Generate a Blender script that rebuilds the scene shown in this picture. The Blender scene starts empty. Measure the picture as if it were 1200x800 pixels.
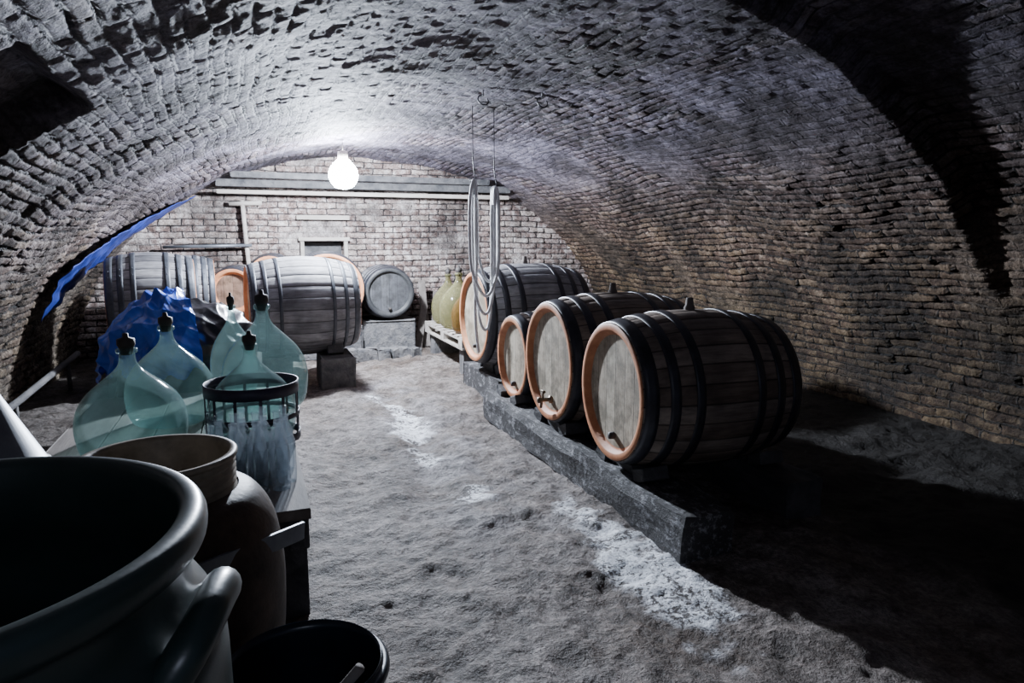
import bpy, bmesh, math, random
import numpy as np
from mathutils import Matrix, Vector, noise as mnoise
random.seed(7); rng=np.random.RandomState(5)
S=bpy.context.scene
COL=S.collection

# ---------------------------------------------------------------- noise
T=rng.rand(256,256)
def vn(x,y,seed=0):
    xi=np.floor(x).astype(int); yi=np.floor(y).astype(int)
    fx=x-xi; fy=y-yi; fx=fx*fx*(3-2*fx); fy=fy*fy*(3-2*fy)
    a=(xi+seed*17)%256; b=(yi+seed*31)%256; a1=(a+1)%256; b1=(b+1)%256
    return (T[a,b]*(1-fx)+T[a1,b]*fx)*(1-fy)+(T[a,b1]*(1-fx)+T[a1,b1]*fx)*fy
def fbm(x,y,o=4,seed=0):
    r=0;am=.5;t=0
    for i in range(o):
        r=r+am*vn(x,y,seed+i*3); t+=am; am*=.5; x=x*2.03+7.1; y=y*2.03+3.3
    return r/t
def sstep(a,b,x):
    t=np.clip((x-a)/(b-a),0,1); return t*t*(3-2*t)

# ---------------------------------------------------------------- materials
def newmat(name):
    m=bpy.data.materials.new(name); m.use_nodes=True
    nt=m.node_tree; return m,nt,nt.nodes['Principled BSDF']
def N(nt,t,**k):
    n=nt.nodes.new(t)
    for a,b in k.items(): setattr(n,a,b)
    return n
def ramp(nt,fac,stops):
    r=N(nt,'ShaderNodeValToRGB'); e=r.color_ramp.elements
    while len(e)<len(stops): e.new(.5)
    for i,(p,c) in enumerate(stops):
        e[i].position=p; e[i].color=(c[0],c[1],c[2],1) if not isinstance(c,(int,float)) else (c,c,c,1)
    nt.links.new(fac,r.inputs[0]); return r.outputs[0]
def noise(nt,vec,scale,detail=5,rough=.6,dist=0):
    n=N(nt,'ShaderNodeTexNoise'); n.inputs['Scale'].default_value=scale; n.inputs['Detail'].default_value=detail
    n.inputs['Roughness'].default_value=rough; n.inputs['Distortion'].default_value=dist
    if vec is not None: nt.links.new(vec,n.inputs['Vector'])
    return n.outputs['Fac']
def mapping(nt,vec,sc=(1,1,1),loc=(0,0,0)):
    m=N(nt,'ShaderNodeMapping'); m.inputs['Scale'].default_value=sc; m.inputs['Location'].default_value=loc
    nt.links.new(vec,m.inputs['Vector']); return m.outputs[0]
def mixc(nt,f,a,b,mode='MIX'):
    m=N(nt,'ShaderNodeMix',data_type='RGBA',blend_type=mode)
    for s,v in ((0,f),(6,a),(7,b)):
        if hasattr(v,'is_linked'): nt.links.new(v,m.inputs[s])
        elif isinstance(v,(int,float)): m.inputs[s].default_value=v
        else: m.inputs[s].default_value=(v[0],v[1],v[2],1)
    return m.outputs[2]
def mth(nt,op,a,b=0.0,c=None):
    m=N(nt,'ShaderNodeMath',operation=op)
    for i,v in enumerate((a,b) if c is None else (a,b,c)):
        if hasattr(v,'is_linked'): nt.links.new(v,m.inputs[i])
        else: m.inputs[i].default_value=v
    return m.outputs[0]
def bump(nt,bs,h,strength=.5,dist=.02):
    b=N(nt,'ShaderNodeBump'); b.inputs['Strength'].default_value=strength; b.inputs['Distance'].default_value=dist
    nt.links.new(h,b.inputs['Height']); nt.links.new(b.outputs[0],bs.inputs['Normal'])
def mat(name,c1,c2,rough=.7,metal=0,scale=6,bstr=.3,bdist=.01,stretch=(1,1,1),spec=.4):
    m,nt,bs=newmat(name); tc=N(nt,'ShaderNodeTexCoord').outputs['Object']
    v=mapping(nt,tc,stretch); f=noise(nt,v,scale,5,.65)
    col=ramp(nt,f,[(.32,c1),(.68,c2)]); nt.links.new(col,bs.inputs['Base Color'])
    bs.inputs['Roughness'].default_value=rough; bs.inputs['Metallic'].default_value=metal
    bs.inputs['Specular IOR Level'].default_value=spec
    f2=noise(nt,v,scale*5,3,.6); bump(nt,bs,mth(nt,'ADD',f,mth(nt,'MULTIPLY',f2,.5)),bstr,bdist)
    return m

def brick_mat(name,b1,b2,mortar,plast,warm,bst=.6,bd=.016,algae_shade=False):
    m,nt,bs=newmat(name)
    uv=N(nt,'ShaderNodeUVMap').outputs[0]; obj=N(nt,'ShaderNodeTexCoord').outputs['Object']
    at=N(nt,'ShaderNodeAttribute',attribute_name='mask')
    sp=N(nt,'ShaderNodeSeparateColor'); nt.links.new(at.outputs['Color'],sp.inputs[0])
    jn=N(nt,'ShaderNodeTexNoise'); jn.inputs['Scale'].default_value=22; jn.inputs['Detail'].default_value=3; nt.links.new(obj,jn.inputs['Vector'])
    vm=N(nt,'ShaderNodeVectorMath',operation='MULTIPLY_ADD'); nt.links.new(jn.outputs['Color'],vm.inputs[0]); vm.inputs[1].default_value=(.034,.026,0)
    va=N(nt,'ShaderNodeVectorMath',operation='SUBTRACT'); nt.links.new(uv,va.inputs[0]); va.inputs[1].default_value=(.017,.013,0)
    nt.links.new(va.outputs[0],vm.inputs[2])
    br=N(nt,'ShaderNodeTexBrick'); nt.links.new(vm.outputs[0],br.inputs['Vector'])
    br.inputs['Scale'].default_value=1; br.inputs['Brick Width'].default_value=.26; br.inputs['Row Height'].default_value=.08
    br.inputs['Mortar Size'].default_value=.012; br.inputs['Mortar Smooth'].default_value=.8
    br.offset=.5; br.offset_frequency=2
    nA=noise(nt,obj,1.3,5,.65); nB=noise(nt,obj,11,6,.74); nC=noise(nt,obj,48,3,.7)
    base=ramp(nt,sp.outputs[1],[(0,b1),(.55,b2),(1,warm)])
    base=mixc(nt,ramp(nt,nB,[(.46,0.0),(.64,.8)]),base,plast)
    c=mixc(nt,mth(nt,'MULTIPLY',br.outputs['Fac'],mth(nt,'SUBTRACT',1.0,mth(nt,'MULTIPLY',sp.outputs[0],.5))),base,mortar)
    dirt=ramp(nt,nA,[(.40,(.24,.225,.22)),(.60,(1.2,1.2,1.2))])
    pl=mixc(nt,nB,[x*1.1 for x in plast],[x*.45 for x in plast])
    c=mixc(nt,mth(nt,'MULTIPLY',sp.outputs[0],.6),c,pl)
    c=mixc(nt,.85,c,dirt,'MULTIPLY')
    spk=ramp(nt,mth(nt,'ADD',mth(nt,'MULTIPLY',nC,.5),mth(nt,'MULTIPLY',nB,.5)),[(.38,(.20,.20,.20)),(.60,(1.35,1.35,1.35))])
    c=mixc(nt,.85,c,spk,'MULTIPLY')
    if algae_shade:
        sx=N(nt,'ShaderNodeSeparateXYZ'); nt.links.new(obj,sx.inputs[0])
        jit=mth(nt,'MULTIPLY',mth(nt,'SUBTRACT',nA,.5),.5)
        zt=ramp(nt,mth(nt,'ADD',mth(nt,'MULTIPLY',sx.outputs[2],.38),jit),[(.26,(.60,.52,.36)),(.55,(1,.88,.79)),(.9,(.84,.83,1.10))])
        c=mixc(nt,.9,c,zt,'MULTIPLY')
        xt=ramp(nt,mth(nt,'ADD',mth(nt,'MULTIPLY',sx.outputs[0],.2),jit),[(.62,(1,1,1)),(.88,(.66,.58,.46))])  # dimming towards the right wall painted into the brick colour
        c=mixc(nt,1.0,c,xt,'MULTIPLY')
    nt.links.new(c,bs.inputs['Base Color'])
    bs.inputs['Roughness'].default_value=.75; bs.inputs['Specular IOR Level'].default_value=.3
    h=mth(nt,'MULTIPLY',br.outputs['Fac'],-1.2)
    h=mth(nt,'MULTIPLY',h,mth(nt,'SUBTRACT',1.0,mth(nt,'MULTIPLY',sp.outputs[0],.6)))
    h=mth(nt,'ADD',h,mth(nt,'MULTIPLY',nB,1.7)); h=mth(nt,'ADD',h,mth(nt,'MULTIPLY',nC,.6))
    h=mth(nt,'MULTIPLY',h,sp.outputs[2])
    bump(nt,bs,h,bst,bd)
    return m
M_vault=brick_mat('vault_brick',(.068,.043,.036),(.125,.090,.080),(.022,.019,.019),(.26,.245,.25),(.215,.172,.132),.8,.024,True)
M_back=brick_mat('backwall_brick',(.17,.112,.095),(.29,.205,.18),(.03,.026,.026),(.44,.41,.39),(.40,.325,.28),.8,.022)

def wood_barrel(name,c1,c2,c3):
    m,nt,bs=newmat(name); uv=N(nt,'ShaderNodeUVMap').outputs[0]; obj=N(nt,'ShaderNodeTexCoord').outputs['Object']
    sx=N(nt,'ShaderNodeSeparateXYZ'); nt.links.new(uv,sx.inputs[0])
    fl=mth(nt,'FLOOR',sx.outputs[0]); fr=mth(nt,'FRACT',sx.outputs[0])
    wn=N(nt,'ShaderNodeTexWhiteNoise',noise_dimensions='1D'); nt.links.new(fl,wn.inputs['W'])
    g=noise(nt,mapping(nt,obj,(1.5,14,14)),3,5,.7)
    big=noise(nt,obj,3.5,3,.6)
    c=ramp(nt,wn.outputs['Value'],[(0,c1),(.5,c2),(1,c3)])
    c=mixc(nt,.8,c,ramp(nt,g,[(.3,(.4,.38,.37)),(.7,(1.3,1.3,1.3))]),'MULTIPLY')
    c=mixc(nt,.8,c,ramp(nt,big,[(.35,(.45,.45,.47)),(.65,(1.2,1.2,1.2))]),'MULTIPLY')
    e=mth(nt,'ABSOLUTE',mth(nt,'SUBTRACT',fr,.5))
    line=ramp(nt,e,[(.44,1.0),(.5,.10)])
    c=mixc(nt,1.0,c,line,'MULTIPLY'); nt.links.new(c,bs.inputs['Base Color'])
    bs.inputs['Roughness'].default_value=.65; bs.inputs['Specular IOR Level'].default_value=.35
    bump(nt,bs,mth(nt,'ADD',g,mth(nt,'MULTIPLY',line,.6)),.5,.008); return m
M_w1=wood_barrel('barrel_wood_brown',(.15,.108,.082),(.24,.185,.145),(.33,.27,.22))
M_w2=wood_barrel('barrel_wood_grey',(.19,.185,.195),(.27,.265,.275),(.36,.35,.355))
def head_mat(name,c1,c2,axis=1):
    m,nt,bs=newmat(name); obj=N(nt,'ShaderNodeTexCoord').outputs['Object']
    sx=N(nt,'ShaderNodeSeparateXYZ'); nt.links.new(obj,sx.inputs[0])
    y=mth(nt,'MULTIPLY',sx.outputs[axis],9.0); fl=mth(nt,'FLOOR',y); fr=mth(nt,'FRACT',y)
    wn=N(nt,'ShaderNodeTexWhiteNoise',noise_dimensions='1D'); nt.links.new(fl,wn.inputs['W'])
    g=noise(nt,mapping(nt,obj,(6,18,2)),2.2,6,.7); big=noise(nt,obj,7,4,.7)
    c=mixc(nt,wn.outputs['Value'],c1,c2)
    c=mixc(nt,.8,c,ramp(nt,g,[(.3,(.6,.6,.6)),(.7,(1.2,1.2,1.2))]),'MULTIPLY')
    c=mixc(nt,.85,c,ramp(nt,big,[(.40,(.42,.41,.36)),(.58,(1.1,1.1,1.1))]),'MULTIPLY')
    ln=ramp(nt,mth(nt,'ABSOLUTE',mth(nt,'SUBTRACT',fr,.5)),[(.46,1.0),(.5,.25)])
    c=mixc(nt,1.0,c,ln,'MULTIPLY'); nt.links.new(c,bs.inputs['Base Color']); bs.inputs['Roughness'].default_value=.7
    bump(nt,bs,mth(nt,'ADD',g,ln),.4,.006); return m
M_headpale=head_mat('barrel_head_pale',(.36,.30,.22),(.50,.44,.34))
M_headorange=head_mat('barrel_head_orange',(.20,.12,.085),(.28,.18,.125))
M_headdark=head_mat('barrel_head_dark',(.05,.05,.055),(.075,.075,.08))
M_chime=mat('chime_orange',(.44,.16,.07),(.64,.29,.14),.6,0,12,.3,.004)
M_chimedark=mat('chime_black',(.02,.02,.022),(.05,.05,.05),.5)
M_hoop=mat('hoop_iron',(.014,.014,.018),(.045,.045,.055),.42,.2,9,.3,.003,spec=.5)
M_hoopgrey=mat('hoop_iron_grey',(.04,.045,.055),(.10,.105,.12),.5,.4,9,.3,.003)
M_brass=mat('tap_metal',(.12,.09,.06),(.25,.2,.15),.4,.7)
M_timber=mat('dark_timber',(.03,.03,.033),(.11,.105,.105),.85,0,7,.8,.02,(1,.35,1))
M_wood=mat('weathered_plank',(.09,.075,.065),(.22,.19,.17),.8,0,6,.6,.01,(1,.2,1))
M_palewood=mat('pale_timber',(.26,.23,.20),(.46,.42,.38),.8,0,6,.5,.01,(.2,1,1))
M_stone=mat('rough_stone',(.06,.06,.065),(.17,.16,.155),.9,0,8,.9,.03)
M_steel=mat('dull_steel',(.10,.105,.12),(.20,.21,.23),.45,.5,5,.2,.004)
M_rope=mat('pale_hose',(.78,.78,.79),(.88,.88,.88),.5)
M_cork=mat('stopper',(.02,.02,.02),(.06,.05,.045),.6)
M_blackplastic=mat('black_plastic_sheet',(.006,.006,.008),(.014,.014,.018),.3,0,4,.6,.01,spec=.6)
M_bluetarp=mat('blue_tarp_plastic',(.012,.08,.60),(.025,.16,.88),.25,0,5,.4,.008,spec=.7)
M_darkblue=mat('dark_blue_strip',(.005,.010,.06),(.022,.045,.26),.45,0,5,.6,.012)
M_drum=mat('green_black_plastic',(.010,.021,.020),(.020,.036,.034),.35,0,5,.25,.004,spec=.6)
M_tub=mat('dark_blue_plastic',(.006,.011,.018),(.012,.022,.036),.3,0,5,.2,.004,spec=.6)
M_keg=mat('brown_stained_plastic',(.022,.012,.008),(.085,.052,.034),.55,0,7,.5,.006,spec=.3)
M_kegrim=mat('cream_rim_plastic',(.15,.12,.085),(.30,.25,.185),.5,0,9,.3,.004)
M_basket=mat('purple_plastic_strap',(.02,.018,.035),(.05,.045,.075),.5)
def speck(name):
    m,nt,bs=newmat(name); o=N(nt,'ShaderNodeTexCoord').outputs['Object']
    a=noise(nt,o,6,5,.7); b=noise(nt,mapping(nt,o,(1,.45,1)),30,5,.8)
    c=mixc(nt,a,(.014,.013,.014),(.055,.05,.05))
    c=mixc(nt,ramp(nt,mth(nt,'MULTIPLY',b,mth(nt,'ADD',a,.5)),[(.53,0.0),(.66,.55)]),c,(.42,.42,.44)); nt.links.new(c,bs.inputs['Base Color'])
    bs.inputs['Roughness'].default_value=.75; bump(nt,bs,mth(nt,'ADD',a,mth(nt,'MULTIPLY',b,.6)),.8,.02); return m
M_beam=speck('mouldy_black_beam')
def glass(name,tint,dust,lo=.16,hi=.85):
    m,nt,bs=newmat(name); o=N(nt,'ShaderNodeTexCoord').outputs['Object']
    n=noise(nt,o,9,4,.7)
    bs.inputs['Roughness'].default_value=.08; bs.inputs['Specular IOR Level'].default_value=1.0
    nt.links.new(mixc(nt,n,[x*.5 for x in dust],dust),bs.inputs['Base Color'])
    tr=N(nt,'ShaderNodeBsdfTransparent'); tr.inputs[0].default_value=(*tint,1)
    lw=N(nt,'ShaderNodeLayerWeight'); lw.inputs[0].default_value=.35
    mr=N(nt,'ShaderNodeMapRange'); nt.links.new(lw.outputs['Facing'],mr.inputs[0]); mr.inputs[3].default_value=lo; mr.inputs[4].default_value=hi
    f=mth(nt,'ADD',mr.outputs[0],mth(nt,'MULTIPLY',mth(nt,'SUBTRACT',n,.5),.35)); 
    tl=N(nt,'ShaderNodeBsdfTranslucent'); tl.inputs[0].default_value=(*dust,1)
    m0=N(nt,'ShaderNodeMixShader'); m0.inputs[0].default_value=.3; nt.links.new(bs.outputs[0],m0.inputs[1]); nt.links.new(tl.outputs[0],m0.inputs[2])
    mx=N(nt,'ShaderNodeMixShader'); nt.links.new(f,mx.inputs[0]); nt.links.new(tr.outputs[0],mx.inputs[1]); nt.links.new(m0.outputs[0],mx.inputs[2])
    nt.links.new(mx.outputs[0],nt.nodes['Material Output'].inputs[0]); return m
M_glass=glass('teal_glass',(.80,.92,.90),(.25,.36,.36),.12,.8)
M_clear=glass('clear_glass',(.93,.95,.97),(.36,.41,.45),.10,.7)
M_amber=glass('amber_glass',(.55,.36,.12),(.26,.16,.05),.3,.9)
M_yellow=glass('olive_glass',(.75,.73,.5),(.36,.34,.18),.3,.9)

# ---------------------------------------------------------------- mesh builder
class MB:
    def __init__(s): s.v=[];s.f=[];s.m=[];s.uv=[];s.mats=[];s.sm=[]
    def mi(s,m):
        if m not in s.mats: s.mats.append(m)
        return s.mats.index(m)
    def grid(s,P,m,closed=False,uvs=None,smooth=True,flip=False):
        b=len(s.v); R=len(P);C=len(P[0])
        for r in P: s.v.extend([tuple(p) for p in r])
        k=s.mi(m)
        for i in range(R-1):
            for j in range(C if closed else C-1):
                j2=(j+1)%C
                q=[b+i*C+j,b+i*C+j2,b+(i+1)*C+j2,b+(i+1)*C+j]
                u=None
                if uvs: 
                    u=[uvs(i,j),uvs(i,j+1),uvs(i+1,j+1),uvs(i+1,j)]
                if flip: q.reverse(); u=u and u[::-1]
                s.f.append(q); s.m.append(k); s.sm.append(smooth); s.uv.append(u or [(0,0)]*4)
    def lathe(s,prof,m,M=Matrix(),seg=40,smooth=True):
        P=[]
        for r,z in prof:
            P.append([M@Vector((max(r,1e-4)*math.cos(2*math.pi*j/seg),max(r,1e-4)*math.sin(2*math.pi*j/seg),z)) for j in range(seg)])
        s.grid(P,m,True,smooth=smooth)
    def box(s,c,d,m,M=None,jit=0,div=1,bev=.006):
        bm=bmesh.new(); bmesh.ops.create_cube(bm,size=1)
        bmesh.ops.scale(bm,vec=d,verts=bm.verts)
        if bev: bmesh.ops.bevel(bm,geom=bm.edges[:],offset=min(bev,min(d)*.3),segments=2,affect='EDGES',profile=.6)
        mt=Matrix.Translation(c)@(M if M else Matrix())
        bmesh.ops.transform(bm,matrix=mt,verts=bm.verts)
        if jit:
            for v in bm.verts: v.co+=Vector([random.uniform(-jit,jit) for _ in range(3)])
        s.addbm(bm,m)
    def addbm(s,bm,m,smooth=False):
        b=len(s.v); k=s.mi(m); bm.verts.ensure_lookup_table(); bm.verts.index_update()
        s.v.extend([tuple(v.co) for v in bm.verts])
        for f in bm.faces:
            s.f.append([b+v.index for v in f.verts]); s.m.append(k); s.sm.append(smooth); s.uv.append([(0,0)]*len(f.verts))
        bm.free()
    def tube(s,pts,r,m,seg=10,caps=True):
        pts=[Vector(p) for p in pts]; P=[]
        for i,p in enumerate(pts):
            t=(pts[min(i+1,len(pts)-1)]-pts[max(i-1,0)]).normalized()
            a=Vector((0,0,1)) if abs(t.z)<.95 else Vector((1,0,0))
            n1=t.cross(a).normalized(); n2=t.cross(n1)
            rr=r[i] if isinstance(r,(list,tuple)) else r
            P.append([p+n1*rr*math.cos(2*math.pi*j/seg)+n2*rr*math.sin(2*math.pi*j/seg) for j in range(seg)])
        if caps: P=[[pts[0]]*seg]+P+[[pts[-1]]*seg]
        s.grid(P,m,True)
    def obj(s,name,loc=(0,0,0),rot=(0,0,0),recalc=True):
        me=bpy.data.meshes.new(name); me.from_pydata(s.v,[],s.f)
        for m in s.mats: me.materials.append(m)
        me.polygons.foreach_set('material_index',s.m); me.polygons.foreach_set('use_smooth',s.sm)
        uvl=me.uv_layers.new(name='UVMap'); flat=[c for f in s.uv for p in f for c in p]
        uvl.data.foreach_set('uv',flat)
        if recalc:
            bm=bmesh.new(); bm.from_mesh(me); bmesh.ops.remove_doubles(bm,verts=bm.verts,dist=1e-5)
            bmesh.ops.recalc_face_normals(bm,faces=bm.faces); bm.to_mesh(me); bm.free()
        o=bpy.data.objects.new(name,me); o.location=loc; o.rotation_euler=rot; COL.objects.link(o); return o

# ---------------------------------------------------------------- room shell
CX,A,B=1.6,3.65,2.6
YB=9.8
def grid_mesh(name,P,UV,C,m,flip=False):
    R,Cc=P.shape[:2]; me=bpy.data.meshes.new(name)
    idx=np.arange(R*Cc).reshape(R,Cc)
    q=np.stack([idx[:-1,:-1],idx[:-1,1:],idx[1:,1:],idx[1:,:-1]],-1).reshape(-1,4)
    if flip: q=q[:,::-1]
    n=len(q); me.vertices.add(R*Cc); me.vertices.foreach_set('co',P.reshape(-1).astype(np.float32))
    me.loops.add(n*4); me.loops.foreach_set('vertex_index',q.reshape(-1).astype(np.int32))
    me.polygons.add(n); me.polygons.foreach_set('loop_start',np.arange(0,n*4,4,dtype=np.int32))
    me.update(calc_edges=True)
    me.polygons.foreach_set('use_smooth',np.ones(n,dtype=bool))
    if UV is not None:
        l=me.uv_layers.new(name='UVMap'); l.data.foreach_set('uv',UV.reshape(-1,2)[q.reshape(-1)].reshape(-1).astype(np.float32))
    if C is not None:
        a=me.color_attributes.new('mask','FLOAT_COLOR','POINT')
        c4=np.ones((R*Cc,4),np.float32); c4[:,:3]=C.reshape(-1,3); a.data.foreach_set('color',c4.reshape(-1))
    me.materials.append(m); me.update(); o=bpy.data.objects.new(name,me); COL.objects.link(o); return o
H2=rng.rand(512,512)
def bricks(u,v,miss=.975):
    row=np.floor(v/.08).astype(int); off=np.where(row%2==0,.13,0.0)
    uu=(u+off)/.26; col=np.floor(uu).astype(int)
    fu=uu-col; fv=v/.08-row
    du=np.minimum(fu,1-fu)*.26; dv=np.minimum(fv,1-fv)*.08
    d=np.minimum(du,dv); face=sstep(.003,.016,d)
    h=H2[row%512,col%512]; h2=H2[(row*3+11)%512,(col*7+5)%512]
    ht=(h-.5)*.020+ (h2-.5)*(fu-.5)*.022 
    ht=np.where(h2>miss,-.03,ht)
    return face,ht,h
th=np.linspace(-.03,math.pi+.03,4000); ex=CX+A*np.cos(th); ez=B*np.sin(th)
sl=np.concatenate([[0],np.cumsum(np.hypot(np.diff(ex),np.diff(ez)))])
nv=900; nu=600
sv=np.linspace(0,sl[-1],nv); thv=np.interp(sv,sl,th)
yu=np.linspace(-1.4,YB+.12,nu)
TH,YY=np.meshgrid(thv,yu,indexing='ij'); SV,_=np.meshgrid(sv,yu,indexing='ij')
nx=np.cos(TH)/A; nz=np.sin(TH)/B; L_=np.hypot(nx,nz); nx/=L_; nz/=L_
fr_=SV/sl[-1]
ystep=np.interp(fr_,[0,.2,.32,.42,.5,1],[3.35,3.2,3.0,2.75,2.5,2.0])+.05*(vn(SV*3,YY*0,60)-.5)
out=(1-sstep(-.06,.06,YY-ystep))*.10*sstep(.02,.22,fr_)*(1-sstep(.42,.56,fr_))
ct=np.cos(TH)+.02*(vn(YY*4,SV*4,61)-.5)
niche=sstep(-.735,-.715,ct)*(1-sstep(-.625,-.605,ct))*sstep(2.55,2.6,YY)*(1-sstep(3.62,3.68,YY+.1*(vn(SV*5,YY*5,62)-.5)))
out=out+niche*.16
U=YY-out+.05*(fbm(YY*.8,SV*.8,3,1)-.5)+.05*(vn(YY*5,SV*8,2)-.5)
V=SV+.30*(fbm(YY*.5,SV*.35,3,5)-.5)+.030*(vn(YY*4,SV*7,8)-.5)
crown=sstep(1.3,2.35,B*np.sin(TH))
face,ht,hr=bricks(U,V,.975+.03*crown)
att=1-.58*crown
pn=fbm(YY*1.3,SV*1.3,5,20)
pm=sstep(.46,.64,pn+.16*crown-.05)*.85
rough=(fbm(YY*9,SV*9,4,30)-.5)
rough2=(fbm(YY*22,SV*30,3,50)-.5)
hgt=((1-pm)*((face-1)*.021+ht)+pm*(.004+rough*.015+(face-1)*.010+ht*.45)+rough*.024+rough2*.016)*att+(fbm(YY*.9,SV*.9,3,40)-.5)*.09
for yc in (4.9,6.7): 
    out=out+.010*np.exp(-((YY-yc-.25*(vn(SV*1.3,SV*0,int(yc)))) /.03)**2)*sstep(.35,.6,vn(SV*2,YY*0,44))
D=out-hgt
X=CX+A*np.cos(TH)+nx*D; Z=B*np.sin(TH)+nz*D
Cc=np.stack([pm,hr,att],-1)
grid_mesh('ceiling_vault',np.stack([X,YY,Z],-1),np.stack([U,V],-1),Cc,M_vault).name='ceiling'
# back wall
xs=np.linspace(CX-A-.3,CX+A+.3,420); zs=np.linspace(-.1,B+.15,260)
XX,ZZ=np.meshgrid(xs,zs,indexing='ij')
U=XX+.04*(fbm(XX,ZZ,3,1)-.5)+.02*(vn(XX*6,ZZ*9,14)-.5); V=ZZ+.06*(fbm(XX*.6,ZZ*.6,3,9)-.5)+.016*(vn(XX*5,ZZ*8,4)-.5)
face,ht,hr=bricks(U,V,.985)
pm=sstep(.60,.70,fbm(XX*1.5,ZZ*1.5,4,70))*.8; rough=fbm(XX*10,ZZ*10,4,33)-.5
hole=(sstep(.70,.72,XX)*(1-sstep(1.24,1.26,XX)))*(sstep(1.22,1.24,ZZ)*(1-sstep(1.46,1.48,ZZ)))
hole2=(sstep(.70,.72,XX)*(1-sstep(1.24,1.26,XX)))*(sstep(1.52,1.54,ZZ)*(1-sstep(1.74,1.76,ZZ)))
pm=np.maximum(pm,hole2)
h=(1-pm)*((face-1)*.022+ht*1.1)+pm*.005+rough*.03
Yw=YB-h+hole*.35+hole2*.04
grid_mesh('wall_back',np.stack([XX,Yw,ZZ],-1),np.stack([U,V],-1),np.stack([pm,hr,face*0+1],-1),M_back)
# floor
xs=np.linspace(CX-A-.25,CX+A+.25,500); ys=np.linspace(-1.4,YB+.1,740)
XX,YY=np.meshgrid(xs,ys,indexing='ij')
pathx=1.12+.12*np.sin(YY*1.3)+.08*(vn(YY*1.5,YY*0,3)-.5)
rut=np.exp(-((XX-pathx)/.16)**2)*sstep(3.3,3.9,YY)*(1-sstep(6.6,7.4,YY))
rut2=np.exp(-((XX-.55-.05*np.sin(YY*2))/.2)**2)*sstep(2.6,3.4,YY)*(1-sstep(6.4,7.4,YY))
clod=1-np.abs(fbm(XX*3.2+2*vn(XX,YY,5),YY*3.2,4,17)-.5)*4
HZ=(fbm(XX*1.2,YY*1.2,4,2)-.5)*.09+(fbm(XX*5,YY*5,4,12)-.5)*.07+(clod-.6)*.010+(fbm(XX*20,YY*20,3,15)-.5)*.018-rut*.05-rut2*.02
HZ-=.015
n1=fbm(XX*4,YY*4,5,90); n3=fbm(XX*14,YY*14,4,95); n5=fbm(XX*2.2,YY*2.2,3,97)
pat=1.1*np.exp(-(((XX-1.68-.10*(YY-2.6))/.24)**2+((YY-2.5)/.55)**2))
pat+=.8*np.exp(-(((XX-1.2)/.17)**2+((YY-3.8)/.28)**2))
pat+=.9*np.exp(-((XX-pathx+.06)/.17)**2)*sstep(4.1,4.7,YY)*(1-sstep(6.4,7.2,YY))*sstep(.38,.60,n5)
pat+=.5*np.exp(-(((XX-1.63)/.12)**2+((YY-3.25)/.5)**2))
white=sstep(.62,.88,pat*.62+n1*.50+n3*.50-.10)*sstep(.1,.4,pat)
haze=np.exp(-((XX-1.25)/.4)**2)*sstep(2.5,3.6,YY)*(1-sstep(6.8,7.6,YY))*sstep(.35,.65,n1)
painted_shade=sstep(2.5,3.1,XX+.5*(n1-.5))*.95+.6*(1-sstep(-1.2,-.9,XX))  # shade behind the barrel row painted into the soil; left edge darkened too
HZ+=white*.006
def floor_mat():
    m,nt,bs=newmat('dirt_floor'); o=N(nt,'ShaderNodeTexCoord').outputs['Object']
    at=N(nt,'ShaderNodeAttribute',attribute_name='mask'); sp=N(nt,'ShaderNodeSeparateColor'); nt.links.new(at.outputs['Color'],sp.inputs[0])
    a=noise(nt,o,1.6,5,.65); b=noise(nt,o,8,6,.72); c_=noise(nt,o,42,4,.75)
    c=ramp(nt,a,[(.34,(.105,.078,.060)),(.64,(.245,.215,.195))])
    c=mixc(nt,mth(nt,'MULTIPLY',sp.outputs[2],.45),c,(.31,.31,.33))
    c=mixc(nt,.9,c,ramp(nt,b,[(.36,(.30,.27,.25)),(.64,(1.35,1.35,1.35))]),'MULTIPLY')
    c=mixc(nt,.65,c,ramp(nt,c_,[(.38,(.35,.35,.35)),(.62,(1.45,1.45,1.5))]),'MULTIPLY')
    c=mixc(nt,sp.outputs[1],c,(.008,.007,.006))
    w=mth(nt,'MULTIPLY',sp.outputs[0],ramp(nt,mth(nt,'ADD',mth(nt,'MULTIPLY',c_,.55),mth(nt,'MULTIPLY',b,.45)),[(.45,.03),(.51,1.0)]))
    c=mixc(nt,w,c,(.90,.92,.97)); nt.links.new(c,bs.inputs['Base Color'])
    bs.inputs['Roughness'].default_value=.68; bs.inputs['Specular IOR Level'].default_value=.3
    h=mth(nt,'ADD',mth(nt,'MULTIPLY',b,1.8),mth(nt,'MULTIPLY',c_,.7))
    bump(nt,bs,h,1.0,.026); return m
grid_mesh('floor',np.stack([XX,YY,HZ],-1),None,np.stack([white,painted_shade,haze],-1),floor_mat())

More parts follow.
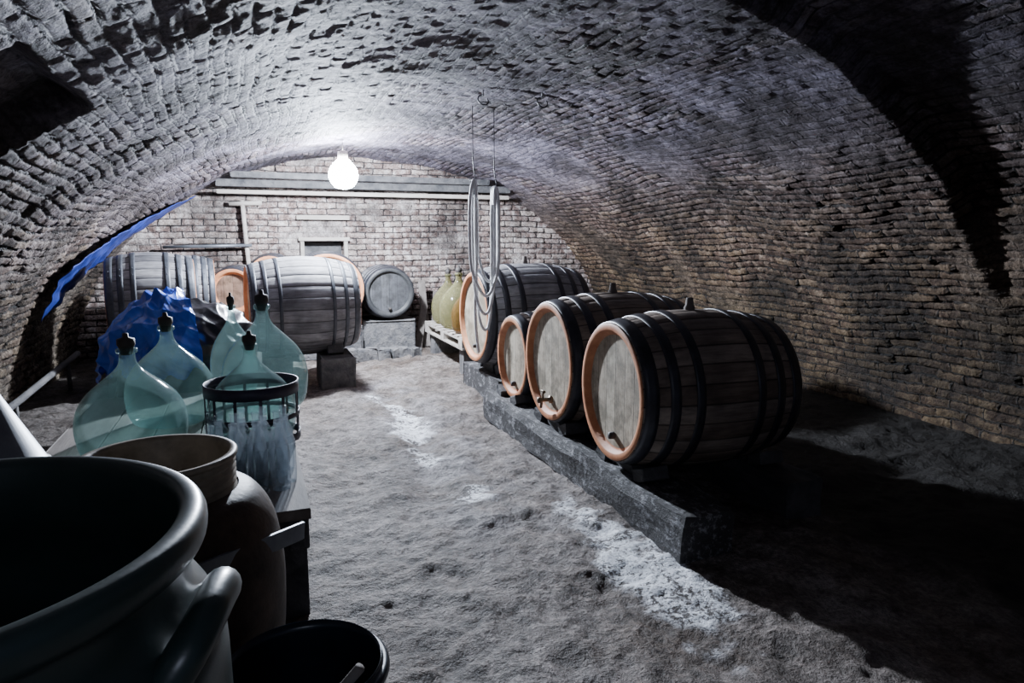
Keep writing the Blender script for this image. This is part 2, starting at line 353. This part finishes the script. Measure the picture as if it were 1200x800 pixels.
# ---------------------------------------------------------------- barrels
def barrel(loc,rotz=0,L=1.1,rh=.39,rb=.47,wood=M_w1,head=M_headpale,chime=M_chime,hoop=M_hoop,tap=False,bung=True,name='wine_barrel',hoops=None,roll=0,ns=26):
    b=MB(); NR=22
    def r(x): 
        s=x/(L/2); return rh+(rb-rh)*(1-abs(s)**2.1)
    xs=[-L/2+L*i/NR for i in range(NR+1)]
    fr=[0,.07,.35,.65,.93]; cols=[(k+f) for k in range(ns) for f in fr]
    jj=[random.uniform(-.0025,.0025) for _ in range(ns)]
    P=[]
    for x in xs:
        row=[]
        for c in cols:
            k=int(c); f=c-k; a=2*math.pi*c/ns
            rr=r(x)+jj[k]-(.005 if f==0 else 0)
            row.append((x,rr*math.cos(a),rr*math.sin(a)))
        P.append(row)
    C=len(cols)
    def uvf(i,j): return ((cols[j] if j<C else ns-.0001),xs[i])
    b.grid(P,wood,True,uvs=uvf)
    seg=64
    def ring(x,rad): return [(x,rad*math.cos(2*math.pi*j/seg),rad*math.sin(2*math.pi*j/seg)) for j in range(seg)]
    for sgn in (-1,1):
        X0=sgn*L/2
        b.grid([ring(X0,rh-.001),ring(X0+sgn*.004,rh-.006),ring(X0+sgn*.004,rh-.034),ring(X0,rh-.042),ring(X0-sgn*.03,rh-.05),ring(X0-sgn*.032,rh-.066)],chime,True)
        b.grid([ring(X0-sgn*.032,rh-.066),ring(X0-sgn*.034,rh*.5),ring(X0-sgn*.034,.0005)],head,True)
    hp=hoops or [(.455,.072),(.33,.055),(.19,.05)]
    for s,w in hp:
        for sgn in (-1,1):
            xc=sgn*s*L; rows=[]
            for t in (-1,-.96,-.3,.3,.96,1):
                x=max(-L/2+.001,min(L/2-.001,xc+t*w/2)); rows.append(ring(x,r(x)+(0 if abs(t)==1 else .0065)))
            b.grid(rows,hoop,True)
            for dz in (-.02,.02):
                M=Matrix.Rotation(-.9+dz/rb*2,4,'X')@Matrix.Translation((xc,0,r(xc)+.004))
                b.lathe([(0,.006),(.006,.004),(.008,0)],hoop,M,10)
    Mh=Matrix.Translation((-L/2+.03,0,-rh*.66))@Matrix.Rotation(-math.pi/2,4,'Y')
    if tap:
        b.lathe([(.028,0),(.028,.012),(.016,.016),(.014,.07),(.02,.075),(.02,.1),(.0,.103)],M_brass,Mh,16)
        b.tube([(-L/2-.04,0,-rh*.66),(-L/2-.045,0,-rh*.66-.055)],.010,M_brass)
        b.tube([(-L/2-.03,0,-rh*.66+.01),(-L/2-.03,0,-rh*.66+.06)],.007,M_brass)
        b.tube([(-L/2-.03,-.03,-rh*.66+.06),(-L/2-.03,.03,-rh*.66+.06)],.008,M_brass)
    else:
        b.lathe([(.022,0),(.02,.03),(0,.032)],M_cork,Mh,14)
    if bung:
        M=Matrix.Rotation(-roll,4,'X')@Matrix.Translation((0,0,rb-.01))
        b.lathe([(.03,0),(.032,.02),(.024,.035),(.02,.075),(.0,.078)],M_wood,M,14)
    return b.obj(name,loc,(roll,0,rotz))
barrel((2.34,3.27,.655),math.radians(-3),L=.98,rh=.385,rb=.448,wood=M_w1)
barrel((2.38,4.23,.665),math.radians(-1),L=.99,rh=.405,rb=.465,wood=M_w1,tap=True)
barrel((2.37,5.10,.55),0,L=.84,rh=.33,rb=.38,wood=M_w1,head=M_headpale)
barrel((2.54,6.28,.755),math.radians(1),L=1.08,rh=.43,rb=.51,wood=M_w2,head=M_headpale)
barrel((.50,7.55,.80),math.radians(4),L=1.08,rh=.43,rb=.52,wood=M_w2,bung=False,hoop=M_hoopgrey,hoops=[(.46,.055),(.36,.04),(.24,.035)])
barrel((-.93,7.75,.92),math.radians(186),L=.78,rh=.38,rb=.45,wood=M_w2,bung=False,head=M_headorange,hoop=M_hoopgrey)
barrel((-.70,8.72,.90),math.radians(184),L=.62,rh=.36,rb=.42,wood=M_w2,bung=False,head=M_headorange,hoop=M_hoopgrey)
barrel((-.12,9.1,.88),math.radians(75),L=.62,rh=.27,rb=.31,head=M_headorange,bung=False)
barrel((.28,9.42,1.02),math.radians(82),L=.5,rh=.27,rb=.30,head=M_headorange,bung=False)
barrel((.92,9.15,.88),math.radians(88),L=.8,rh=.44,rb=.47,head=M_headorange,bung=False)
barrel((1.70,9.30,.80),math.radians(92),L=.7,rh=.32,rb=.36,head=M_headdark,chime=M_chimedark,wood=M_w2,bung=False)

def rough_beam(x0,x1,y0,y1,z0,z1,m):
    b=MB(); ny=60;P=[]
    cx=(x0+x1)/2;cz=(z0+z1)/2;hw=(x1-x0)/2;hh=(z1-z0)/2
    prof=[(-1,-1),(-1,-.3),(-1,.5),(-.88,1),(-.2,1),(.5,1),(.9,1),(1,.8),(1,0),(1,-1),(0,-1)]
    for i in range(ny+1):
        y=y0+(y1-y0)*i/ny
        P.append([(cx+hw*px+.022*mnoise.noise((px*2,y*3,pz*2+x0)),y,cz+hh*pz+(.022*mnoise.noise((px*2+9,y*3,pz+5)) if pz>-.9 else 0)) for px,pz in prof])
    P=[[(cx,y0,cz)]*len(prof)]+P+[[(cx,y1,cz)]*len(prof)]
    b.grid(P,m,True,smooth=False); return b
b=rough_beam(1.84,2.14,2.56,5.5,-.03,.2,M_beam)
def chocks(b,y,R,xs):
    for x in xs:
        for s in (-1,1):
            b.box((x,y+s*R*.46,.235),(.16,.12,.07),M_timber,Matrix.Rotation(s*.35,4,'X'),.004)
for y,R in ((3.27,.45),(4.23,.46),(5.1,.36)): chocks(b,y,R,(1.98,))
for x,y,zt in ((2.0,3.27,.25),(2.0,4.23,.25),(2.05,5.1,.21)):
    b.box((x,y,(zt+.17)/2+.0),(.14,.2,max(.05,zt-.16)),M_timber,None,.003)
b.obj('barrel_stand_beam')
b=rough_beam(2.64,2.88,2.75,5.5,-.03,.2,M_timber)
for y,R in ((3.27,.45),(4.23,.46)): chocks(b,y,R,(2.76,))
for x,y,zt in ((2.76,3.27,.25),(2.76,4.23,.25)):
    b.box((x,y,(zt+.17)/2),(.14,.2,max(.05,zt-.16)),M_timber,None,.003)
b.obj('barrel_stand_beam')
b=MB()
b.box((2.20,6.28,.09),(.26,1.1,.24),M_beam,None,.01); b.box((2.92,6.28,.09),(.24,1.1,.24),M_timber,None,.01)
for x in (2.22,2.90):
    b.box((x,6.28,.25),(.14,.3,.09),M_timber,None,.004)
    for s in (-1,1): b.box((x,6.28+s*.27,.27),(.14,.12,.10),M_timber,Matrix.Rotation(s*.4,4,'X'),.004)
b.obj('barrel_stand')
b=MB()
b.box((.22,7.5,.14),(.28,.7,.34),M_stone,None,.012,bev=.02); b.box((.80,7.3,.14),(.34,.62,.34),M_stone,None,.012,bev=.02)
for s in (-1,1):
    b.box((.22,7.55+s*.26,.345),(.16,.12,.10),M_timber,Matrix.Rotation(s*.5,4,'X')); b.box((.80,7.52+s*.24,.345),(.16,.12,.10),M_timber,Matrix.Rotation(s*.5,4,'X'))
b.obj('stone_barrel_plinth')
b=MB()
b.box((-.85,8.2,.19),(.9,1.9,.46),M_timber,None,.01); 
for y in (7.5,8.0,8.5,8.95): b.box((-.85,y,.455),(.7,.1,.07),M_timber,None,.004)
b.obj('barrel_stand')
b=MB()
b.box((-.12,9.1,.25),(.5,.7,.60),M_stone,None,.015,bev=.02); b.obj('stone_barrel_plinth')
b=MB()
b.box((.30,9.43,.33),(.40,.5,.76),M_stone,None,.015,bev=.02); b.obj('stone_barrel_plinth')
b=MB(); b.box((.92,9.2,.19),(.8,.8,.44),M_stone,None,.015,bev=.02); b.obj('stone_barrel_plinth')
b=MB(); b.box((1.7,9.33,.21),(.7,.7,.46),M_stone,None,.015,bev=.02); b.obj('stone_barrel_plinth')
b=MB()
for i in range(7):
    b.box((1.15+i*.13+random.uniform(-.03,.03),8.58+random.uniform(-.05,.04),.05),(.15,.16,.13+random.uniform(-.03,.05)),M_stone,Matrix.Rotation(random.uniform(-.4,.4),4,'Z'),.012,bev=.02)
b.obj('rubble_stones')
b=MB()
for i,(x,h,t) in enumerate(((2.28,.95,.28),(2.42,.78,.22),(2.20,.62,.35))):
    M=Matrix.Rotation(-t,4,'X')@Matrix.Rotation(.12*i,4,'Y')
    b.box((x,9.42-.07*i,h/2-.01),(.10,.03,h),M_wood,M)
b.obj('leaning_boards')

# ---------------------------------------------------------------- pallet & demijohns
def spl(pts,n=5):
    out=[]
    for i in range(len(pts)-1):
        p0=pts[max(i-1,0)];p1=pts[i];p2=pts[i+1];p3=pts[min(i+2,len(pts)-1)]
        for k in range(n):
            t=k/n
            out.append(tuple(.5*((2*p1[a])+(-p0[a]+p2[a])*t+(2*p0[a]-5*p1[a]+4*p2[a]-p3[a])*t*t+(-p0[a]+3*p1[a]-3*p2[a]+p3[a])*t**3) for a in range(len(p1))))
    out.append(pts[-1]); return out
DJ=[(.0,.03),(.55,.015),(.80,.02),(.93,.09),(.995,.22),(1,.34),(.94,.46),(.80,.57),(.60,.66),(.40,.735),(.24,.80),(.165,.855),(.145,.90),(.14,.94)]
def demijohn(loc,R,H,m=M_glass,stop=True,basket=False,name='glass_demijohn'):
    b=MB(); pr=[(max(r,0)*R,z*H) for r,z in spl(DJ,4)]
    pr+=[(.185*R,.945*H),(.195*R,.965*H),(.185*R,.985*H),(.13*R,.99*H)]
    b.lathe(pr,m,seg=56)
    if stop: b.lathe([(.10*R,.93*H),(.14*R,1.0*H),(.165*R,1.02*H),(.16*R,1.07*H),(.06*R,1.085*H),(.05*R,1.12*H),(0,1.125*H)],M_cork,seg=20)
    if basket:
        for z0,w in ((.50,.06),(.26,.025),(.02,.04)):
            zz=z0*H; rr=R*1.06
            b.lathe([(rr,zz),(rr+.006,zz),(rr+.006,zz+w),(rr,zz+w),(rr,zz)],M_basket,seg=48)
        for k in range(12):
            a=2*math.pi*k/12; M=Matrix.Rotation(a,4,'Z')
            b.box(M@Vector((R*1.065,0,.28*H)),(.006,.016,.54*H),M_basket,M,bev=.001)
    return b.obj(name,loc,(0,0,random.uniform(0,6)))
b=MB()
px0,px1,py0,py1,pz=2.15,2.95,7.15,8.85,.30
for i in range(9): 
    y=py0+.05+i*(py1-py0-.1)/8; b.box(((px0+px1)/2,y,pz+.11),(px1-px0,.11,.022),M_palewood,None,.002,bev=.003)
for x in (px0+.05,(px0+px1)/2,px1-.05):
    b.box((x,(py0+py1)/2,pz+.09),(.10,py1-py0,.022),M_palewood,bev=.003)
    b.box((x,(py0+py1)/2,pz-.01),(.10,py1-py0,.022),M_palewood,bev=.003)
    for y in (py0+.08,(py0+py1)/2,py1-.08): b.box((x,y,pz+.04),(.10,.14,.08),M_palewood,bev=.004)
for y in (py0+.2,py1-.2): b.box(((px0+px1)/2,y,.13),(.7,.18,.30),M_stone,None,.01)
b.obj('wooden_pallet')
PT=pz+.121
demijohn((2.37,7.55,PT),.22,.60,M_amber)
demijohn((2.39,8.06,PT),.25,.68,M_yellow)
demijohn((2.40,8.58,PT),.22,.64,M_yellow)
demijohn((2.80,7.65,PT),.14,.44,M_glass)

# ---------------------------------------------------------------- bench (left) with demijohns
b=MB(); BT=.45
xs0,xs1,y0,y1=-1.0,.18,2.68,5.12
for i in range(5):
    w=(xs1-xs0)/5; b.box((xs0+w*(i+.5),(y0+y1)/2,BT-.02),(w-.008,y1-y0+random.uniform(-.03,.03),.04),M_wood,None,.003,bev=.004)
for x in (xs0+.06,xs1-.05): b.box((x,(y0+y1)/2,BT-.11),(.08,y1-y0-.06,.14),M_timber,bev=.008)
for y in (y0+.1,(y0+y1)/2,y1-.1):
    b.box(((xs0+xs1)/2,y,BT-.08),(xs1-xs0-.1,.08,.08),M_timber)
    for x in (xs0+.08,xs1-.07): b.box((x,y,.18),(.10,.10,.42),M_timber,None,.003)
b.obj('low_wooden_bench')
demijohn((-.57,3.68,BT),.245,.54)
demijohn((-.46,4.30,BT),.235,.57)
demijohn((-.02,3.74,BT),.215,.52,basket=True)
demijohn((.06,4.48,BT),.255,.66)
demijohn((-.13,4.95,BT),.15,.62)
b=MB()
BP=[(0,.012),(.03,.004),(.038,.006),(.040,.03),(.040,.17),(.038,.19),(.028,.215),(.016,.24),(.0145,.27),(.0145,.29),(.0175,.292),(.0175,.302),(.012,.303)]
for i in range(4):
    for j in range(4):
        b.lathe(BP,M_clear,Matrix.Translation((-.185+i*.088+(j%2)*.03,2.94+j*.086,BT+.0)),20)
b.obj('empty_glass_bottles')
b=MB()
for i in range(5):
    M=Matrix.Translation((-.66+.09*i,3.26,BT+.043))@Matrix.Rotation(random.uniform(-.2,.2),4,'Z')@Matrix.Rotation(math.pi/2,4,'X')@Matrix.Translation((0,0,-.05))
    b.lathe(BP,M_clear,M,18)
b.obj('lying_glass_bottles')

# ---------------------------------------------------------------- covered heap: black sheet + blue tarp
def shell(b,c,R,H,m,a0,a1,t0,t1,off,amp,seed,na=150,nt_=90,rag=0,fold=1.0):
    rr_=random.Random(int(seed*10)); dirs=[]
    for k in range(7):
        v=Vector((rr_.gauss(0,1),rr_.gauss(0,1),rr_.gauss(0,.7))).normalized(); dirs.append((v,rr_.uniform(3.2,9)*fold,rr_.uniform(0,9)))
    P=[]
    for i in range(nt_+1):
        row=[]
        for j in range(na+1):
            a=a0+(a1-a0)*j/na
            tt=t1+rag*mnoise.noise((math.cos(a)*2+seed,math.sin(a)*2,seed))+rag*.8*mnoise.noise((math.cos(a)*7+seed,math.sin(a)*7,seed))
            t=t0+(tt-t0)*i/nt_
            if t<.4:
                q=t/.4*math.pi/2; r=R*math.sin(q)**.9; z=H-.36*(1-math.cos(q))
            else:
                k=(t-.4)/.6; r=R*(1+.06*k); z=(H-.36)*(1-k)
            p=Vector((math.cos(a)*r,math.sin(a)*r,z)); f=0
            for n_,(dv,fq,ph) in enumerate(dirs):
                s=p.dot(dv)*fq+ph+1.3*mnoise.noise(p*2.4+Vector((ph,0,n_)))
                tri=abs((s%1)-.5)*2; f+=(1-tri)**1.6/fq*3.2
            f=off+amp*f*.5+.06*mnoise.noise(p*1.7+Vector((9.9,0,0)))*min(1,r/R*1.5)
            nrm=Vector((math.cos(a)*min(1,r/R),math.sin(a)*min(1,r/R),1-min(1,t/.4)*.95)).normalized()
            pp=p+nrm*f; pp.z=max(pp.z,.005)
            row.append(Vector(c)+pp)
        P.append(row)
    b.grid(P,m,False)
b=MB()
shell(b,(-.46,5.80,0),.46,.98,M_blackplastic,0,2*math.pi,0.0,1.0,0,.05,3.3,na=240,nt_=140,fold=.8)
shell(b,(-.49,5.78,0),.46,1.0,M_bluetarp,math.pi*.70,math.pi*1.58,.0,.50,.055,.10,5.1,na=320,nt_=180,rag=.16,fold=1.3)
b.obj('covered_heap_with_tarp',recalc=False)
P=[]
for i in range(81):
    row=[]; s=i/80; y=7.2+2.3*s; zc=1.0+.92*s
    for j in range(19):
        z=zc+(j/18-.5)*(.48-.24*s); z=min(z,2.3); x=CX-A*math.sqrt(1-(z/B)**2)+.11+.035*mnoise.noise((y*5,z*5,2))+.03*mnoise.noise((y*11,z*11,4))
        row.append((x,y,z))
    P.append(row)
b=MB(); b.grid(P,M_darkblue); o=b.obj('blue_vault_strip');  # thin dark-blue strip following the left side of the vault
md=o.modifiers.new('t','SOLIDIFY'); md.thickness=.006

# ---------------------------------------------------------------- foreground vessels
b=MB()
pr=[(0,.01),(.38,.0),(.41,.03),(.425,.12),(.435,.5),(.435,.80),(.425,.86),(.40,.905),(.385,.925),(.378,.945),(.378,.975),(.385,.99),(.402,.998),(.412,1.012),(.414,1.035),(.405,1.05),(.388,1.054),(.374,1.048),(.367,1.03),(.362,.98),(.37,.93),(.40,.86),(.415,.78),(.415,.5),(.40,.05),(0,.03)]
pr=[(r,z*1.035) for r,z in pr]
b.lathe(spl(pr,3),M_drum,seg=110)
for a in (math.radians(-12),math.radians(168)):
    M=Matrix.Rotation(a,4,'Z')
    pts=[(.385,-.12,.89),(.415,-.10,.935),(.43,-.05,.96),(.432,.0,.965),(.43,.05,.96),(.415,.10,.935),(.385,.12,.89)]
    b.tube([M@Vector(p) for p in spl(pts,4)],.03,M_drum,16)
b.obj('open_plastic_drum',(-.50,1.18,-.02))
b=MB()
pr=[(0,.01),(.17,0),(.18,.01),(.205,.35),(.222,.358),(.226,.37),(.220,.382),(.207,.382),(.200,.37),(.176,.03),(0,.025)]
b.lathe(spl(pr,3),M_tub,seg=80)
b.tube([(-.12,.05,.04),(.06,-.08,.32),(.13,-.13,.43)],[.014,.014,.014],M_wood,10)
b.obj('plastic_tub_with_stick',(.08,1.76,-.01))
b=MB()
pr=[(0,.01),(.27,0),(.30,.03),(.335,.2),(.350,.42),(.342,.56),(.320,.66),(.275,.73),(.225,.755)]
b.lathe(spl(pr,5),M_keg,seg=72)
nk=[(.245,.75),(.236,.76)]
for k in range(4): z=.765+k*.02; nk+=[(.236,z),(.244,z+.005),(.244,z+.010),(.236,z+.015)]
nk+=[(.24,.848),(.25,.852),(.252,.862),(.244,.868),(.228,.866),(.222,.85),(.22,.78),(.20,.74)]
nk=[(r*.90,z) for r,z in nk]
b.lathe(nk,M_kegrim,seg=72)
b.lathe([(.18,.74),(.30,.6),(.32,.4),(.27,.05),(0,.04)],M_keg,seg=48)
p=Vector((.11,-.36,.63)); q=Vector((.41,-.02,.57)); d=q-p
M=d.to_track_quat('X','Z').to_matrix().to_4x4()
b.box((p+q)/2,(d.length,.012,.055),M_steel,M,bev=.002)
b.box((p+q)/2+Vector((-.02,.015,-.028)),(d.length,.05,.008),M_steel,M,bev=.002)
b.obj('plastic_keg_with_steel_bar',(-.29,2.24,-.01))
b=MB(); 
for z in (.08,.26,.44,.62):
    for s in (-1,1):
        b.box((0,s*.17,z*1.1),(.36,.02,.14),M_wood,None,.002); b.box((s*.17,0,z*1.1),(.02,.32,.14),M_wood,None,.002)
for sx in (-1,1):
    for sy in (-1,1): b.box((sx*.15,sy*.145,.385),(.03,.03,.78),M_wood)
for k in range(4): b.box((-.13+.087*k,0,.785),(.078,.36,.02),M_wood,None,.002)
b.obj('wooden_crate',(-.87,2.47,0))
b=MB(); b.lathe([(.165,0),(.17,.006),(.16,.012),(.045,.25),(.022,.27),(.014,.38),(.011,.38),(.018,.265),(.04,.245),(.155,.008),(.165,0)],M_steel,seg=48)
b.obj('steel_funnel',(-.79,2.47,.797))

# ---------------------------------------------------------------- hanging hoses (bundle slung between two ceiling hooks)
cu=bpy.data.curves.new('hanging_hose','CURVE'); cu.dimensions='3D'; cu.bevel_depth=.013; cu.bevel_resolution=4
def spline(pts):
    sp=cu.splines.new('NURBS'); sp.points.add(len(pts)-1)
    for i,p in enumerate(pts): sp.points[i].co=(*p,1)
    sp.use_endpoint_u=True; sp.order_u=4
X0,Y0,ZT=1.90,5.62,1.99
XL,XR=X0-.085,X0+.105
for k,(dl,dr,zb) in enumerate(((-.045,.03,1.00),(-.015,.0,.84),(.02,-.02,.70),(.045,.045,1.12))):
    y=Y0+.022*k; xl=XL+dl; xr=XR+dr
    spline([(XL+.015,y,ZT-.14),(XL+.012,y,ZT-.01),(XL-.002,y,ZT+.015),(XL+dl*.5,y,ZT-.02),(xl,y,ZT-.16),(xl-.004,y,1.6),(xl+.004,y+.01,1.35),(xl+.01,y,zb+.22),
            ((xl+xr)/2-.04,y-.03,zb+.02),((xl+xr)/2+.03,y-.03,zb-.01),(xr-.012,y,zb+.2),(xr+.004,y+.01,1.35),(xr-.004,y,1.65),(xr,y,ZT-.22),(XR+dr*.5,y,ZT-.07),(XR,y,ZT-.04),(XR-.014,y,ZT-.07),(XR-.014,y,ZT-.2)])
spline([(XL+.03,Y0+.05,ZT-.05),(XL+.035,Y0+.05,1.6),(XL+.03,Y0+.04,1.2),(XL-.01,Y0+.02,.80),(XL+.02,Y0-.02,.52)])
cu.materials.append(M_rope); o=bpy.data.objects.new('hanging_hose',cu); COL.objects.link(o)
for xh,zh in ((XL,ZT),(XR,ZT-.055)):
    b=MB(); b.tube([(xh-.03,5.66,zh+.01),(xh-.02,5.66,zh-.02),(xh+.01,5.66,zh-.02),(xh+.025,5.66,zh+.01),(xh+.015,5.66,zh+.05),(xh,5.66,zh+.15),(xh,5.66,2.60)],.0035,M_hoop,8); b.obj('hose_hook')
for (x,y) in ((2.12,4.9),(1.72,5.1)):
    b=MB(); z=B*math.sqrt(1-((x-CX)/A)**2)
    b.tube([(x,y,z+.06),(x,y,z-.03)],.005,M_hoop,8)
    pts=[(x+.04*math.cos(t),y+.03*math.sin(t),z-.06+.04*math.sin(t)) for t in np.linspace(math.pi*.5,math.pi*2.1,18)]
    b.tube(pts,.005,M_hoop,8); b.obj('iron_ceiling_hook')

# ---------------------------------------------------------------- timber across back, pipes, window
b=MB()
b.box((1.62,9.45,2.20),(3.9,.16,.09),M_timber,None,.006); b.box((1.62,9.5,2.09),(3.9,.12,.05),M_palewood,None,.004)
b.box((1.5,9.1,2.27),(3.3,.12,.07),M_timber,Matrix.Rotation(.03,4,'Z'),.005)
b.obj('cross_timber_beam')
b=MB()
b.box((.98,9.76,1.50),(.68,.10,.05),M_palewood); b.box((.98,9.77,1.79),(.70,.08,.06),M_palewood); b.box((.98,9.76,1.20),(.66,.10,.05),M_stone)
for x in (.69,1.27): b.box((x,9.77,1.35),(.05,.08,.25),M_palewood)
b.box((.98,9.95,1.35),(.5,.02,.2),M_timber)
b.obj('window_1')
b=MB()
b.tube([(.02,9.72,.0),(.0,9.72,1.1),(-.04,9.70,2.0)],.028,M_palewood,12); b.tube([(-.2,9.70,1.95),(.2,9.70,1.97)],.03,M_palewood,12)
b.tube([(-1.0,9.66,1.40),(0.05,9.66,1.42)],.02,M_steel,12)
b.obj('wall_pipe')
b=MB(); b.tube([(-1.78,4.6,.20),(-1.72,6.2,.26),(-1.72,8.2,.32)],.028,M_timber,10)
for y in (4.8,6.2,7.9): b.tube([(-1.75,y,.25),(-1.75,y,-.02)],.02,M_timber,8)
b.obj('wooden_rail')

# ---------------------------------------------------------------- lamp
def globe_mat(name,st):
    m,nt,bs=newmat(name); tr=N(nt,'ShaderNodeBsdfTransparent'); em=N(nt,'ShaderNodeEmission'); em.inputs[0].default_value=(.82,.9,1,1); em.inputs[1].default_value=st
    ad=N(nt,'ShaderNodeAddShader'); nt.links.new(tr.outputs[0],ad.inputs[0]); nt.links.new(em.outputs[0],ad.inputs[1]); nt.links.new(ad.outputs[0],nt.nodes['Material Output'].inputs[0]); return m
def lamp(loc,name,st,s=1):
    b=MB(); m=globe_mat(name+'_glass',st)
    b.lathe([(r*s,z*s) for r,z in spl([(0,-.11),(.06,-.095),(.098,-.04),(.098,.02),(.065,.07),(.035,.10)],4)],m,seg=32)
    b.lathe([(.033*s,.10*s),(.036*s,.105*s),(.036*s,.15*s),(.01,.16*s)],M_palewood,seg=20)
    b.tube([(0,0,.15*s),(0,0,2.64-loc[2])],.004,M_palewood,8)
    return b.obj(name,loc,recalc=False)
o=lamp((.99,7.6,2.19),'hanging_light_bulb',300,1.5)
def pl(name,loc,w,col,rad,lin=True):
    l=bpy.data.lights.new(name,'POINT'); l.energy=w; l.color=col; l.shadow_soft_size=rad
    if lin:
        l.use_nodes=True; nt=l.node_tree; e=nt.nodes['Emission']; f=nt.nodes.new('ShaderNodeLightFalloff'); f.inputs['Strength'].default_value=1
        nt.links.new(f.outputs['Linear'],e.inputs['Strength'])
    ob=bpy.data.objects.new(name,l); ob.location=loc; COL.objects.link(ob); return ob
lt=pl('lamp_light',(0,0,0),440,(.76,.85,1),.05); lt.parent=o
l2=pl('fill_light',(-.2,-.9,1.95),26,(.70,.78,1),.3,False)  # added fill behind the camera, no known source there
w=bpy.data.worlds.new('w'); S.world=w; w.use_nodes=True; bg=w.node_tree.nodes['Background']; bg.inputs[0].default_value=(.5,.62,1,1); bg.inputs[1].default_value=.08

# ---------------------------------------------------------------- camera
cd=bpy.data.cameras.new('camera'); cd.lens=24; cd.sensor_width=36; cam=bpy.data.objects.new('camera',cd)
cam.location=(0,0,1.5); cam.rotation_euler=(math.radians(90-8.53),0,math.radians(-20.97)); COL.objects.link(cam); S.camera=cam
